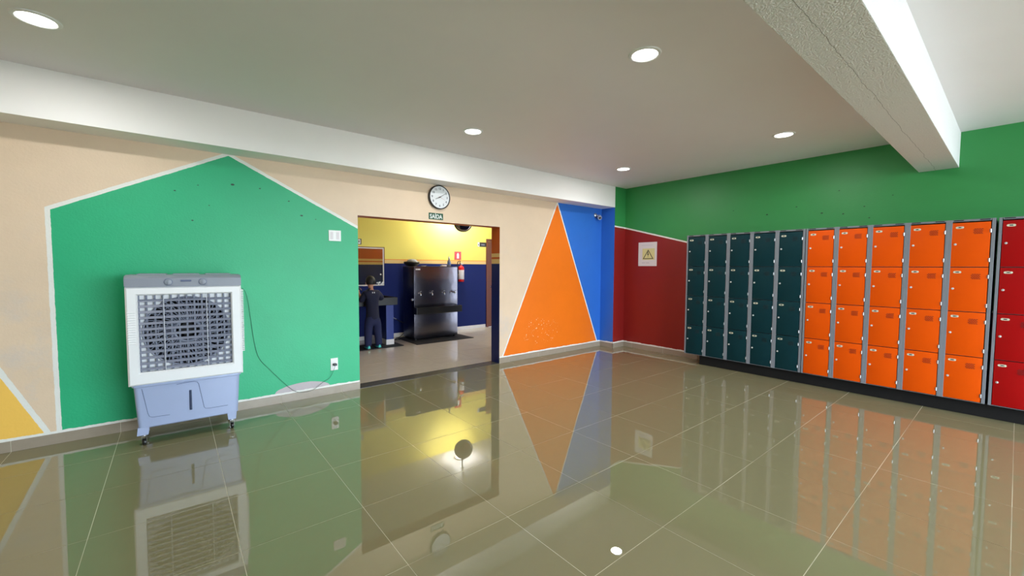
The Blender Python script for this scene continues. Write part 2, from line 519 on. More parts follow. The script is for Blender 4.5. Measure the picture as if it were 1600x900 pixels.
# hall floor: grout bed and one tile per object
floor = struct('floor', one(add_box, XL - 0.2, XB + 0.2, YO - 0.3, YT, -0.12, -0.0009), M['grout'], 'polished olive floor tiles of the hall', 'floor')
tile_cache = {}
def tile_mesh(w, d, m, t=0.010):
    k = (round(w, 4), round(d, 4), m.name)
    if k not in tile_cache:
        bm = bmesh.new(); add_box(bm, -w / 2, w / 2, -d / 2, d / 2, -t, 0, bev=0)
        me = bpy.data.meshes.new('tile'); bmesh.ops.recalc_face_normals(bm, faces=bm.faces); bm.to_mesh(me); bm.free(); me.materials.append(m)
        tile_cache[k] = me
    return tile_cache[k]
GAP = 0.0016
def lay(parent, X0, X1, Y0, Y1, gx, gy, gp, m, tilt, name='tile', skip=None):
    i0, i1 = math.floor((X0 - gx) / gp), math.ceil((X1 - gx) / gp)
    j0, j1 = math.floor((Y0 - gy) / gp), math.ceil((Y1 - gy) / gp)
    for i in range(i0, i1):
        for j in range(j0, j1):
            a, b = max(X0, gx + i * gp) + GAP, min(X1, gx + (i + 1) * gp) - GAP
            c, d = max(Y0, gy + j * gp) + GAP, min(Y1, gy + (j + 1) * gp) - GAP
            if b - a < 0.02 or d - c < 0.02: continue
            o = bpy.data.objects.new(name, tile_mesh(b - a, d - c, m)); C.objects.link(o)
            o.parent = parent; o.location = ((a + b) / 2, (c + d) / 2, 0)
            o.rotation_euler = (random.uniform(-tilt, tilt), random.uniform(-tilt, tilt), 0)
lay(floor, XL, XB, YO, YA, GX, GY, GP, M['tile'], 0.0012)
struct('trim_1', one(add_box, OX0, OX1, YA, YT, -0.05, 0.004, bev=0.001), M['granite'], 'dark granite threshold in the opening', 'trim')

def skirting(name, segs, label, m, h=0.084, t=0.010, piece=GP):
    """segs: (p0, p1, out_normal, phase)"""
    root = sempty(name, label, 'baseboard')
    for (x0, y0), (x1, y1), n, ph in segs:
        L = math.hypot(x1 - x0, y1 - y0); ux, uy = (x1 - x0) / L, (y1 - y0) / L
        s = -((-ph) % piece) if ph else 0
        cuts = [0]; q = ph
        while q < L:
            if q > 0.01: cuts.append(q)
            q += piece
        cuts.append(L)
        for a, b in zip(cuts, cuts[1:]):
            a2, b2 = a + 0.0012, b - 0.0012
            if b2 - a2 < 0.005: continue
            bm = bmesh.new()
            xs = sorted((x0 + ux * a2, x0 + ux * b2)); ys = sorted((y0 + uy * a2, y0 + uy * b2))
            if n[0]: xs = sorted((x0, x0 + n[0] * t))
            else: ys = sorted((y0, y0 + n[1] * t))
            add_box(bm, xs[0], xs[1], ys[0], ys[1], 0.0, h, bev=0.0012, seg=1)
            obj('tile', bm, m, root)
        bm = bmesh.new()
        xs = sorted((x0, x1)); ys = sorted((y0, y1))
        if n[0]: xs = sorted((x0, x0 + n[0] * t * .8))
        else: ys = sorted((y0, y0 + n[1] * t * .8))
        add_box(bm, xs[0], xs[1], ys[0], ys[1], 0.0, h - .001)
        obj('grout', bm, M['grout'], root)
    return root
def ph(x0): return (GX - x0) % GP
skirting('baseboard_left', [((XL, YA), (OX0, YA), (0, -1), ph(XL)), ((OX1, YA), (XC, YA), (0, -1), ph(OX1) ),
                            ((XC, YC - 0.010), (XC, YA - 0.010), (-1, 0), 0), ((XC - 0.010, YC), (XB, YC), (0, -1), 0)],
         'brownish skirting tiles under the beige and green wall', M['base'])
skirting('baseboard_right', [((XB, YO + 0.2), (XB, YC - 0.010), (-1, 0), 0.35)], 'brownish skirting tiles under the red wall and lockers', M['base'])

# unseen ground outside behind the camera, added to bounce daylight in
struct('ground', one(add_box, -40, 40, -60, YO - 0.3, -0.25, -0.10), M['ground'], 'unseen plain concrete ground outside, added to bounce daylight in', 'ground')

# back room
XK0, XK1 = 0.6, 7.2
struct('wall_back', one(add_box, XK0, XK1, YK, YK + 0.2, 0, HK), M['wb'], 'yellow over dark blue wall of the back room', 'wall')
struct('wall_side', one(add_box, XK0 - 0.2, XK0, YT, YK + 0.2, 0, HK), M['wb'], 'side wall of the back room hidden on the left', 'wall')
struct('wall_side', one(add_box, XK1, XK1 + 0.2, YT, YK + 0.2, 0, HK), M['wb'], 'side wall of the back room hidden on the right', 'wall')
struct('ceiling_back', one(add_box, XK0 - 0.2, XK1 + 0.2, YT, YK + 0.2, HK, HK + 0.15), M['ceil'], 'pale ceiling of the back room', 'ceiling')
fb = struct('floor_back', one(add_box, XK0, XK1, YT, YK, -0.12, -0.0012), M['bgrout'], 'pale floor tiles of the back room', 'floor')
lay(fb, XK0, XK1, YT, YK, 2.44 - 0.62 * 2, 5.4 - 0.62, 0.62, M['btile'], 0.0006)
skirting('baseboard_back', [((XK0, YK), (5.80, YK), (0, -1), 0.4)], 'white skirting under the dark blue back wall', M['basew'], h=0.075)

# brown door in the back room
dr = sempty('door_1', 'brown wooden door at the right end of the back wall', 'door', (5.87, YK, 0))
bm = bmesh.new()
add_box(bm, -0.05, 0.0, -0.025, 0.02, 0, 2.12); add_box(bm, 0.80, 0.85, -0.025, 0.02, 0, 2.12); add_box(bm, 0.0, 0.80, -0.025, 0.02, 2.06, 2.12)
obj('door_frame', bm, M['wood'], dr)
leaf = box('door_leaf', M['wood'], dr, 0.004, 0.796, -0.016, 0.01, 0.008, 2.055, bev=.003)
bm = bmesh.new(); add_cyl(bm, (0.08, -0.02, 0.98), 0.022, 0.008, 'y'); add_cyl(bm, (0.08, -0.04, 0.98), 0.008, 0.04, 'y'); add_cyl(bm, (0.135, -0.058, 0.98), 0.008, 0.12, 'x')
obj('door_handle', bm, M['chrome'], leaf, smooth=True)

# ================================================================== DOWNLIGHTS
DL_LABEL = ['round ceiling light at the far left, above the beige wall', 'round ceiling light nearest the rough beam, largest in view',
            'round ceiling light in front of the wall clock', 'round ceiling light above the teal lockers, close to the rough beam',
            'round ceiling light above the blue corner, smallest in view']
for i, (x, y) in enumerate(DOWN):
    lab = DL_LABEL[i] if i < 5 else 'round ceiling light out of view behind the viewer'
    t = thing('ceiling_light', lab, 'ceiling light', (x, y, H), group='recessed lights of the hall')
    bm = bmesh.new(); add_lathe(bm, [(0.082, 0.0), (0.082, -0.006), (0.088, -0.010), (0.104, -0.007), (0.108, 0.0)], seg=40)
    obj('trim_ring', bm, M['white'], t, smooth=True)
    bm = bmesh.new(); add_lathe(bm, [(0.081, -0.001), (0.081, -0.005), (0.04, -0.0065), (0.002, -0.007)], seg=40)
    obj('diffuser', bm, M['led'], t, smooth=True)
    l = area_light('lamp', (x, y, H - 0.014), 0.15, DOWN_POWER, (1.0, 0.985, 0.95))

# ================================================================== AIR COOLER
cl = thing('air_cooler', 'white and grey evaporative air cooler on casters by the green wall', 'air cooler', (0.08, 4.36, 0), (0, 0, math.radians(-1.5)))
X0, X1 = -0.378, 0.378
# cabinet shell behind the front frame
bm = bmesh.new()
add_box(bm, X0 + .01, X1 - .01, 0.36, 0.40, 0.50, 1.27)
add_box(bm, X0 + .01, X0 + .03, 0.03, 0.36, 0.50, 1.27); add_box(bm, X1 - .03, X1 - .01, 0.03, 0.36, 0.50, 1.27)
add_box(bm, X0 + .03, X1 - .03, 0.03, 0.36, 0.50, 0.52)
obj('cabinet', bm, M['white'], cl)
# front frame with opening
gx0, gx1, gz0, gz1 = -0.305, 0.302, 0.598, 1.212
bm = bmesh.new()
o_ = [(X0, 0.497), (X1, 0.497), (X1, 1.278), (X0, 1.278)]; i_ = [(gx0, gz0), (gx1, gz0), (gx1, gz1), (gx0, gz1)]
fo = [bm.verts.new((u, 0.0, v)) for u, v in o_]; fi = [bm.verts.new((u, 0.002, v)) for u, v in i_]
fm = [bm.verts.new((u + (0.012 if u < 0 else -0.012), -0.012, v + (0.012 if v < 0.9 else -0.012))) for u, v in o_]
fn = [bm.verts.new((u + (-0.010 if u < 0 else 0.010), -0.012, v + (-0.010 if v < 0.9 else 0.010))) for u, v in i_]
bo = [bm.verts.new((u, 0.05, v)) for u, v in o_]; bi = [bm.verts.new((u, 0.05, v)) for u, v in i_]
for k in range(4):
    j = (k + 1) % 4
    for a, b in ((fo, fm), (fm, fn), (fn, fi), (fi, bi), (bi, bo), (bo, fo)):
        bm.faces.new((a[k], a[j], b[j], b[k]))
bm.normal_update()
obj('front_frame', bm, M['white'], cl)
# side louvres left and right (ridges)
for s, xe in ((-1, X0 + .018), (1, X1)):
    bm = bmesh.new()
    add_box(bm, min(xe - s * .02, xe + s * .006), max(xe - s * .02, xe + s * .006), 0.055, 0.34, 0.56, 1.255, bev=.004)
    obj('side_panel', bm, M['white'], cl)
    bm = bmesh.new()
    for k in range(34):
        z = 0.68 + k * 0.0165
        add_box(bm, min(xe, xe + s * .024), max(xe, xe + s * .024), 0.07, 0.32, z, z + 0.009, bev=.002, seg=1)
    obj('louvre', bm, M['white'], cl)
# ridges on the left border of the frame
bm = bmesh.new()
for k in range(14):
    z = 0.83 + k * 0.019
    add_box(bm, X0 + .008, gx0 - .016, -0.0145, -0.010, z, z + 0.006, bev=.0015, seg=1)
obj('frame_ridges', bm, M['white'], cl)
# back panel with a round fan opening
bm = bmesh.new()
cx, cz, R0 = 0.0, 0.905, 0.285
N = 48; inner = []; outer = []
for k in range(N):
    a = 2 * PI * (k + .5) / N
    ca, sa = math.cos(a), math.sin(a)
    inner.append(bm.verts.new((cx + R0 * ca, 0.048, cz + R0 * sa)))
    sc = min((0.345) / max(abs(ca), 1e-6), 0.355 / max(abs(sa), 1e-6))
    outer.append(bm.verts.new((cx + sc * ca, 0.048, cz + sc * sa)))
for k in range(N):
    j = (k + 1) % N; bm.faces.new((inner[k], inner[j], outer[j], outer[k]))
inner2 = [bm.verts.new(v.co + Vector((0, 0.06, 0))) for v in inner]
for k in range(N):
    j = (k + 1) % N; bm.faces.new((inner[k], inner2[k], inner2[j], inner[j]))
obj('fan_shroud', bm, M['white'], cl)
box('dark_well', M['dark'], cl, -0.34, 0.34, 0.30, 0.35, 0.53, 1.26)
# fan blades and motor
fan = obj('fan', one(add_cyl, (0, 0.20, cz), 0.055, 0.10, 'y'), M['dark'], cl, smooth=True)
for k in range(5):
    bm = bmesh.new(); a = 2 * PI * k / 5 + .2
    pts = []
    for t_, w0, w1 in ((0.05, -.2, .25), (0.15, -.3, .35), (0.26, -.25, .45)):
        pts.append((t_, w0, w1))
    vs = []
    for t_, w0, w1 in pts:
        for w, yy in ((w0, 0.175), (w1, 0.23)):
            vs.append(bm.verts.new((t_ * math.cos(a + w), yy, cz + t_ * math.sin(a + w))))
    for q in range(2):
        bm.faces.new((vs[2 * q], vs[2 * q + 1], vs[2 * q + 3], vs[2 * q + 2]))
    r_ = bmesh.ops.solidify(bm, geom=bm.faces[:], thickness=0.004)
    obj('blade', bm, M['dark'], fan)
# guard: concentric rings and curved spokes
bm = bmesh.new()
for R_, rr in ((0.283, .007), (0.235, .0035), (0.19, .0035), (0.145, .0035), (0.095, .006)):
    add_tube(bm, [(R_ * math.cos(2 * PI * k / 56), 0.041, cz + R_ * math.sin(2 * PI * k / 56)) for k in range(56)], rr, 6, closed=True)
for k in range(56):
    a = 2 * PI * k / 56
    add_tube(bm, [(q * math.cos(a + (q - .09) * 1.6), 0.043, cz + q * math.sin(a + (q - .09) * 1.6)) for q in (0.095, 0.15, 0.22, 0.283)], 0.0042, 5)
obj('fan_guard', bm, M['slat'], cl, smooth=True)
bm = bmesh.new()
add_tube(bm, [(0.088 * math.cos(2 * PI * k / 40), 0.040, cz + 0.088 * math.sin(2 * PI * k / 40)) for k in range(40)], 0.010, 8, closed=True)
obj('guard_rim', bm, M['slat'], cl, smooth=True)
# vertical fins behind, horizontal slats in front
nf = 12; me = None
for k in range(nf + 1):
    x = gx0 + (gx1 - gx0) * k / nf
    x = min(max(x, gx0 + .003), gx1 - .003)
    if me is None:
        bm = bmesh.new(); add_box(bm, -0.006, 0.006, 0, 0.005, gz0, gz1); o = obj('fin', bm, M['slat'], cl, (x, 0.028, 0)); me = o.data
    else: obj('fin', me, None, cl, (x, 0.028, 0))
me = None
for k in range(13):
    z = gz0 + 0.022 + 0.0457 * k
    if me is None:
        bm = bmesh.new(); add_box(bm, gx0, gx1, -0.0115, 0.0115, -0.0015, 0.0015, bev=.0008, seg=1)
        o = obj('slat', bm, M['slat'], cl, (0, 0.012, z), (math.radians(58), 0, 0)); me = o.data
    else: obj('slat', me, None, cl, (0, 0.012, z), (math.radians(58), 0, 0))
for x in (-0.148, 0.132):
    box('link_rod', M['link'], cl, x - .0025, x + .0025, -0.003, 0.001, gz0, gz1 - 0.005)
# grey top cap
bm = bmesh.new()
add_prism(bm, [(-0.014, 1.278), (-0.012, 1.345), (0.012, 1.366), (0.05, 1.374), (0.35, 1.374), (0.395, 1.362), (0.402, 1.278)], X0 - .002, X1 + .002, 'yz')
bmesh.ops.bevel(bm, geom=[e for e in bm.edges if abs(e.verts[0].co.x - e.verts[1].co.x) < 1e-6], offset=.006, segments=2, affect='EDGES')
cap = obj('top_cap', bm, M['grey'], cl, smooth=True)
for x in (-0.115, 0.108):
    bm = bmesh.new(); add_lathe(bm, [(0.023, 0.004), (0.025, -0.004), (0.024, -0.010), (0.019, -0.012)], (x, -0.014, 1.315), 'y', 28)
    k_ = obj('knob', bm, M['grey'], cap, smooth=True)
    bm = bmesh.new(); add_lathe(bm, [(0.028, 0.002), (0.028, -0.002), (0.023, -0.0025)], (x, -0.013, 1.315), 'y', 28)
    obj('knob_ring', bm, M['groove'], cap, smooth=True)
    bm = bmesh.new(); add_box(bm, x - .003, x + .003, -0.030, -0.024, 1.298, 1.332, bev=.001, seg=1); obj('knob_ridge', bm, M['grey'], cap)
bm = bmesh.new(); add_box(bm, -0.038, 0.034, -0.0165, -0.010, 1.318, 1.332, bev=.005); obj('badge', bm, M['groove'], cap)
# bumps on the top cap
for x in (-0.22, 0.0, 0.22):
    bm = bmesh.new(); add_box(bm, x - .09, x + .09, 0.06, 0.33, 1.368, 1.382, bev=.006); obj('top_recess', bm, M['grey'], cap)
# tank
bm = bmesh.new()
prof = [(-0.352, 0.496, -0.002), (0.352, 0.496, -0.002)]
T = [(-0.350, 0.0, 0.352), (-0.322, 0.012, 0.322)]
def ring(hw, y0, y1, z, r=0.03):
    out = []
    for (cx_, cy_, a0) in ((hw - r, y0 + r, -PI / 2), (hw - r, y1 - r, 0), (-hw + r, y1 - r, PI / 2), (-hw + r, y0 + r, PI)):
        for q in range(5):
            a = a0 + q * PI / 8; out.append(bm.verts.new((cx_ + r * math.cos(a), cy_ + r * math.sin(a), z)))
    return out
rs = [ring(0.362, -0.004, 0.39, 0.499), ring(0.362, -0.004, 0.39, 0.483), ring(0.352, 0.002, 0.385, 0.478), ring(0.334, 0.014, 0.37, 0.150), ring(0.322, 0.022, 0.36, 0.142)]
for a, b in zip(rs, rs[1:]):
    for k in range(20): bm.faces.new((a[k], a[(k + 1) % 20], b[(k + 1) % 20], b[k]))
bm.faces.new(rs[0]); bm.faces.new(rs[-1])
tank = obj('water_tank', bm, M['lgrey'], cl, smooth=True)
def tf(x, z): return (x, -0.0005 + 0.014 * (0.478 - z) / 0.328, z)    # a point on the tank's front
def gr(pts):
    bm = bmesh.new(); add_tube(bm, [tf(*p) for p in pts], 0.0018, 6); obj('groove', bm, M['groove'], tank)
gr([(-0.300, 0.465), (-0.270, 0.260), (-0.262, 0.235), (-0.245, 0.225), (-0.150, 0.222), (-0.135, 0.222)])
gr([(-0.085, 0.468), (-0.02, 0.474), (0.030, 0.474), (0.050, 0.466), (0.060, 0.448), (0.092, 0.240), (0.102, 0.226), (0.125, 0.222), (0.26, 0.222)])
bm = bmesh.new(); add_box(bm, -0.006, 0.012, 0.0015, 0.010, 0.235, 0.405, bev=.004); obj('water_gauge', bm, mat('gauge window', (52, 64, 92), .2), tank)
# feet brackets and casters
for x, y in ((-0.300, 0.045), (0.288, 0.045), (-0.300, 0.33), (0.288, 0.33)):
    bm = bmesh.new()
    add_prism(bm, [(x - 0.035, 0.152), (x + 0.035, 0.152), (x + 0.028, 0.088), (x - 0.042 if x < 0 else x - 0.028, 0.088)], y - .03, y + .03, 'xz')
    br = obj('foot_bracket', bm, M['lgrey'], cl)
    ca = obj('caster', one(add_cyl, (x, y, 0.082), 0.014, 0.016, 'z', 16), M['zinc'], cl, smooth=True)
    bm = bmesh.new()
    for s in (-1, 1): add_box(bm, x + s * .015 - .0015, x + s * .015 + .0015, y - .014, y + .014, 0.024, 0.076, bev=.001, seg=1)
    add_box(bm, x - .0165, x + .0165, y - .014, y + .014, 0.072, 0.076)
    obj('fork', bm, M['zinc'], ca)
    bm = bmesh.new(); add_lathe(bm, [(0.012, -0.011), (0.023, -0.011), (0.0255, -0.006), (0.0255, 0.006), (0.023, 0.011), (0.012, 0.011)], (x, y, 0.0262), 'x', 24)
    obj('wheel', bm, M['black'], ca, smooth=True)
# power cord and plug (in cooler space)
def w2c(x, y, z):
    a = math.radians(1.5); dx, dy = x - 0.08, y - 4.36
    return (dx * math.cos(a) - dy * math.sin(a), dx * math.sin(a) + dy * math.cos(a), z)
pts = [(0.47, 4.72, 1.235), (0.53, 4.83, 1.22), (0.565, 4.865, 1.12), (0.59, 4.875, 0.905), (0.615, 4.876, 0.68), (0.654, 4.876, 0.506), (0.748, 4.872, 0.372), (0.893, 4.868, 0.190), (0.983, 4.862, 0.103),
       (1.065, 4.86, 0.080), (1.162, 4.862, 0.092), (1.263, 4.87, 0.155), (1.331, 4.87, 0.190), (1.366, 4.86, 0.255), (1.383, 4.84, 0.318), (1.388, 4.835, 0.335)]
bm = bmesh.new(); add_tube(bm, [w2c(*p) for p in smooth_pts(pts, 6)], 0.0017, 8)
cord = obj('power_cord', bm, mat('dark green grey cord', (40, 74, 66), .5), cl, smooth=True)
bm = bmesh.new(); px_, py_, pz_ = w2c(1.388, 4.858, 0.338)
add_box(bm, px_ - .018, px_ + .018, py_ - .028, py_ + .014, pz_ - .012, pz_ + .012, bev=.005); obj('plug', bm, mat('plug rubber', (52, 54, 60), .5), cord)

# ================================================================== SOCKET AND SWITCH
t = thing('wall_socket', 'white wall socket low on the green wall with the cooler plug in it', 'socket', (1.388, YA, 0.338))
box('face_plate', M['wplate'], t, -0.040, 0.040, -0.008, 0, -0.069, 0.069, bev=.003)
bm = bmesh.new(); add_prism(bm, [(-.02, 0), (-.012, .011), (.012, .011), (.02, 0), (.012, -.011), (-.012, -.011)], -0.0095, -0.005, 'xz'); obj('outlet_recess', bm, M['numeral'], t)
t = thing('switch_plate', 'square white double switch plate high on the green wall', 'switch', (1.417, YA, 1.793))
box('face_plate', M['wplate'], t, -0.066, 0.066, -0.008, 0, -0.060, 0.060, bev=.003)
for x in (-0.036, 0.028):
    box('switch_module', mat('module plastic', (216, 210, 212), .4), t, x - .013, x + .017, -0.0105, -0.006, -0.040, 0.040, bev=.001, seg=1)

# ================================================================== CLOCK
ck = thing('wall_clock', 'round black-rimmed wall clock with white face above the exit sign', 'clock', (2.735, YA, 2.362))
R_ = 0.156
bm = bmesh.new()
add_lathe(bm, [(R_ - .01, 0.0), (R_, -0.004), (R_, -0.040), (R_ - .006, -0.046), (R_ - .012, -0.044), (R_ - .014, -0.034), (0.02, -0.033)], (0, 0, 0), 'y', 48)
obj('rim', bm, M['black'], ck, smooth=True)
bm = bmesh.new(); add_lathe(bm, [(R_ - .0135, -0.030), (R_ - .0135, -0.0355), (0.002, -0.0355)], (0, 0, 0), 'y', 48)
dial = obj('dial', bm, M['face'], ck)
for k in range(1, 13):
    a = PI / 2 - 2 * PI * k / 12
    text_mesh(str(k), 0.040, M['numeral'], 'numeral', dial, (0.110 * math.cos(a), -0.0362, 0.110 * math.sin(a)), (PI / 2, 0, 0), 0.0004, 0.0008)
def hand(name, ang, L, w, m, y, tail=0.02):
    bm = bmesh.new(); add_prism(bm, [(-w, -tail), (w, -tail), (w * .6, L), (-w * .6, L)], y - .0012, y, 'xz')
    obj(name, bm, m, ck, rot=(0, math.radians(ang), 0))
hand('hour_hand', 246, 0.070, 0.0042, M['ink'], -0.0385)
hand('minute_hand', 57, 0.105, 0.0032, M['ink'], -0.041)
hand('second_hand', 112, 0.085, 0.0012, mat('thin red', (190, 110, 110), .5), -0.043)
obj('hub', one(add_cyl, (0, -0.041, 0), 0.006, 0.010, 'y', 16), M['ink'], ck)

# ================================================================== EXIT SIGN
sg = thing('exit_sign', 'small dark green SAÍDA sign under the wall clock', 'sign', (2.697, YA, 2.113))
box('sign_board', M['gsign'], sg, -0.106, 0.106, -0.004, 0, -0.042, 0.042, bev=.001, seg=1)
text_mesh('SAÍDA', 0.076, M['wtext'], 'lettering', sg, (0, -0.0045, -0.006), (PI / 2, 0, 0), 0.0005, 0.0016, 0.86)

# ================================================================== WARNING NOTICE
nt_ = thing('warning_notice', 'white paper notice with yellow high voltage triangle on the red wall', 'notice', (XB, 4.118, 1.690))
def ywall(name, m, y0, y1, z0, z1, t=.0008, x=0.0, parent=None, bev=0):
    return box(name, m, parent or nt_, x - t, x, min(y0, y1), max(y0, y1), z0, z1, bev=bev)
bm = bmesh.new(); vs = add_box(bm, -0.0015, 0, -0.182, 0.182, -0.208, 0.208)
obj('sheet', bm, M['paper'], nt_)
ywall('yellow_label', M['ylabel'], 0.100, -0.140, -0.100, 0.098, x=-.0016)
TY, TZ = -0.014, 0.0
bm = bmesh.new()
def rtri(s0, s1, x0, x1):
    P = [(0.104, -0.084), (-0.104, -0.084), (0.0, 0.080)]
    c = (0, -0.030)
    A = [(c[0] + (u - c[0]) * s0, c[1] + (v - c[1]) * s0) for u, v in P]; B = [(c[0] + (u - c[0]) * s1, c[1] + (v - c[1]) * s1) for u, v in P]
    a0 = [bm.verts.new((x1, TY + u, TZ + v)) for u, v in A]; b0 = [bm.verts.new((x1, TY + u, TZ + v)) for u, v in B]
    for k in range(3):
        j = (k + 1) % 3; bm.faces.new((a0[k], a0[j], b0[j], b0[k]))
rtri(1.0, 0.78, 0, -0.0030)
obj('triangle', bm, M['ink'], nt_)
bm = bmesh.new()
add_prism(bm, [(TY + .010, .040), (TY - .006, .040), (TY + .002, .006), (TY - .014, .008), (TY + .008, -.066), (TY + .003, -.012), (TY + .016, -.014)], -0.0032, -0.0026, 'yz')
obj('lightning_bolt', bm, M['ink'], nt_)
for z, y0, y1 in ((-0.156, 0.11, 0.045), (-0.156, 0.03, -0.035), (0.150, 0.12, -0.10)):
    ywall('print_line', mat('faint print', (186, 180, 188) if z < 0 else (206, 202, 208), .7), y0, y1, z, z + .009, x=-.0016, t=.0004)

# ================================================================== SECURITY CAMERA
sc_ = thing('security_camera', 'small silver security camera on the blue wall near the corner', 'camera', (5.93, YA, 2.372))
bm = bmesh.new(); add_lathe(bm, [(0.040, 0.0), (0.040, -0.018), (0.030, -0.030), (0.012, -0.034)], (0, 0, 0.02), 'y', 28); obj('mount', bm, M['zinc'], sc_, smooth=True)
bm = bmesh.new(); add_tube(bm, [(0, -0.03, 0.02), (0.02, -0.06, 0.01), (0.03, -0.065, -0.01)], 0.011, 10); obj('arm', bm, M['zinc'], sc_, smooth=True)
hd = bpy.data.objects.new('housing', None)
bm = bmesh.new(); add_lathe(bm, [(0.012, 0.06), (0.032, 0.055), (0.038, 0.04), (0.038, -0.035), (0.036, -0.042), (0.028, -0.042), (0.026, -0.036)], (0, 0, 0), 'y', 28)
h_ = obj('housing', bm, mat('silver plastic', (168, 172, 190), .35), sc_, (0.032, -0.075, -0.018), (math.radians(22), 0, math.radians(-38)), smooth=True)
obj('lens', one(add_cyl, (0, -0.037, 0), 0.020, 0.008, 'y', 24), M['black'], h_, smooth=True)

# ================================================================== LOCKERS
LX = 6.05; LZ0, LZ1 = 0.148, 1.942
COLW = 0.3035; DW = 0.253; DH = 0.4405; DZ0 = 0.156
def build_locker(label, ytop, cols, dm, dmd):
    """ytop: the +Y end; local y runs from 0 down to -cols*COLW"""
    W_ = cols * COLW + 0.004
    root = thing('locker_bank', label, 'lockers', (LX, ytop, 0))
    bm = bmesh.new()
    T_ = 0.014; D_ = XB - LX
    add_box(bm, 0.0, D_, -T_, 0, LZ0, LZ1); add_box(bm, 0.0, D_, -W_, -W_ + T_, LZ0, LZ1)
    add_box(bm, 0.0, D_, -W_ + T_, -T_, LZ1 - .004, LZ1); add_box(bm, 0.0, D_, -W_ + T_, -T_, LZ0, LZ0 + .004)
    add_box(bm, D_ - .004, D_, -W_ + T_, -T_, LZ0 + .004, LZ1 - .004)
    for r in range(1, 4): add_box(bm, 0.012, D_ - .004, -W_ + T_, -T_, DZ0 + r * DH - .003, DZ0 + r * DH + .001)
    obj('cabinet', bm, M['lframe'], root)
    post = None
    for c in range(cols + 1):
        w0 = -c * COLW
        a = -0.020 if c == 0 else w0 - 0.0245; b = 0 if c == 0 else (w0 + 0.0225 if c < cols else w0 + 0.020)
        if c == cols: a = -W_
        bm = bmesh.new(); add_box(bm, -0.003, 0.016, a, b, LZ0, LZ1, bev=.0012, seg=1)
        if 0 < c < cols: 
            add_box(bm, -0.0045, -0.002, w0 + .001, w0 + .0205, LZ0 + .002, LZ1 - .002, bev=.0006, seg=1)
        obj('post', bm, M['lframe'], root)
    for c in range(cols):
        y1 = -c * COLW - 0.0245; y0 = -(c + 1) * COLW + 0.0225
        bm = bmesh.new(); add_box(bm, -0.003, 0.016, y0 + .0006, y1 - .0006, DZ0 + 4 * DH + .004, LZ1, bev=.0012, seg=1)
        ra = obj('top_rail', bm, M['lframe'], root)
        for q0, q1 in ((y1 - .008, y1 - .075), (y0 + .075, y0 + .008)):
            bm = bmesh.new(); add_box(bm, -0.0045, -0.0025, min(q0, q1), max(q0, q1), LZ1 - .013, LZ1 - .004)
            obj('slot', bm, M['black'], ra)
    # one door with its fittings
    y_l = -0.0245
    bm = bmesh.new(); add_box(bm, -0.002, 0.014, -DW, 0, 0, DH - .0075, bev=.0025, seg=2); d_me = obj('door', bm, dm, root, smooth=True)
    bm = bmesh.new(); add_box(bm, -0.0034, -0.0018, -0.068, -0.034, 0.376, 0.398, bev=.0008, seg=1)
    add_cyl(bm, (-0.0026, -0.068, 0.387), 0.011, 0.0016, 'x', 12); add_cyl(bm, (-0.0026, -0.034, 0.387), 0.011, 0.0016, 'x', 12)
    p_me = obj('number_plate', bm, M['plate'], d_me)
    bm = bmesh.new()
    add_cyl(bm, (-0.004, -0.026, 0.222), 0.0105, 0.006, 'x', 16); add_box(bm, -0.012, -0.006, -0.0285, -0.0235, 0.214, 0.230, bev=.001, seg=1)
    l_me = obj('lock', bm, M['lockm'], d_me, smooth=True)
    bm = bmesh.new()
    for i in range(5):
        for j in range(4):
            yy = -0.142 - j * 0.0155 - (0.0 if i % 2 else 0.007)
            add_box(bm, -0.0046, -0.0018, yy - .011, yy, 0.320 + i * 0.011, 0.3265 + i * 0.011)
    v_me = obj('vent', bm, dmd, d_me)
    hs = []
    for z in (0.345, 0.065):
        bm = bmesh.new(); add_cyl(bm, (-0.005, -DW - .0015, z), 0.0042, 0.034, 'z', 10); add_box(bm, -0.005, -0.002, -DW - .004, -DW + .006, z - .017, z + .017)
        hs.append(obj('hinge', bm, M['zinc'], d_me))
    d_me.location = (0, y_l, DZ0)
    fit = [p_me, l_me, v_me] + hs
    for c in range(cols):
        for r in range(4):
            if c == 0 and r == 0: continue
            d = d_me.copy(); C.objects.link(d); d.parent = root; d.location = (0, y_l - c * COLW, DZ0 + r * DH)
            for s in fit:
                k = s.copy(); C.objects.link(k); k.parent = d
    dm.node_tree.nodes['Principled BSDF'].inputs['Specular IOR Level'].default_value = 0.18
    for d in [o for o in root.children if o.name.startswith('door')]:
        w = 0.016 + random.random() * 0.006
        bm = bmesh.new(); add_box(bm, -0.0042, -0.0033, -0.051 - w / 2, -0.051 + w / 2, 0.3825, 0.3925); obj('number_print', bm, M['ink'], d)
    return root
build_locker('bank of teal lockers next to the warning notice', 3.203, 5, M['teal'], M['teald'])
build_locker('bank of orange lockers between the teal and red ones', 1.674, 5, M['orng'], M['orngd'])
build_locker('bank of red lockers at the right edge', 0.134, 5, M['redp'], M['redd'])
bm = bmesh.new(); add_box(bm, LX + 0.075, XB - 0.012, -1.38, 3.00, 0.0, 0.1475, bev=.003)
o = obj('locker_plinth', bm, M['plinth']); o['label'] = 'long dark plinth on the floor under all the lockers'; o['category'] = 'plinth'

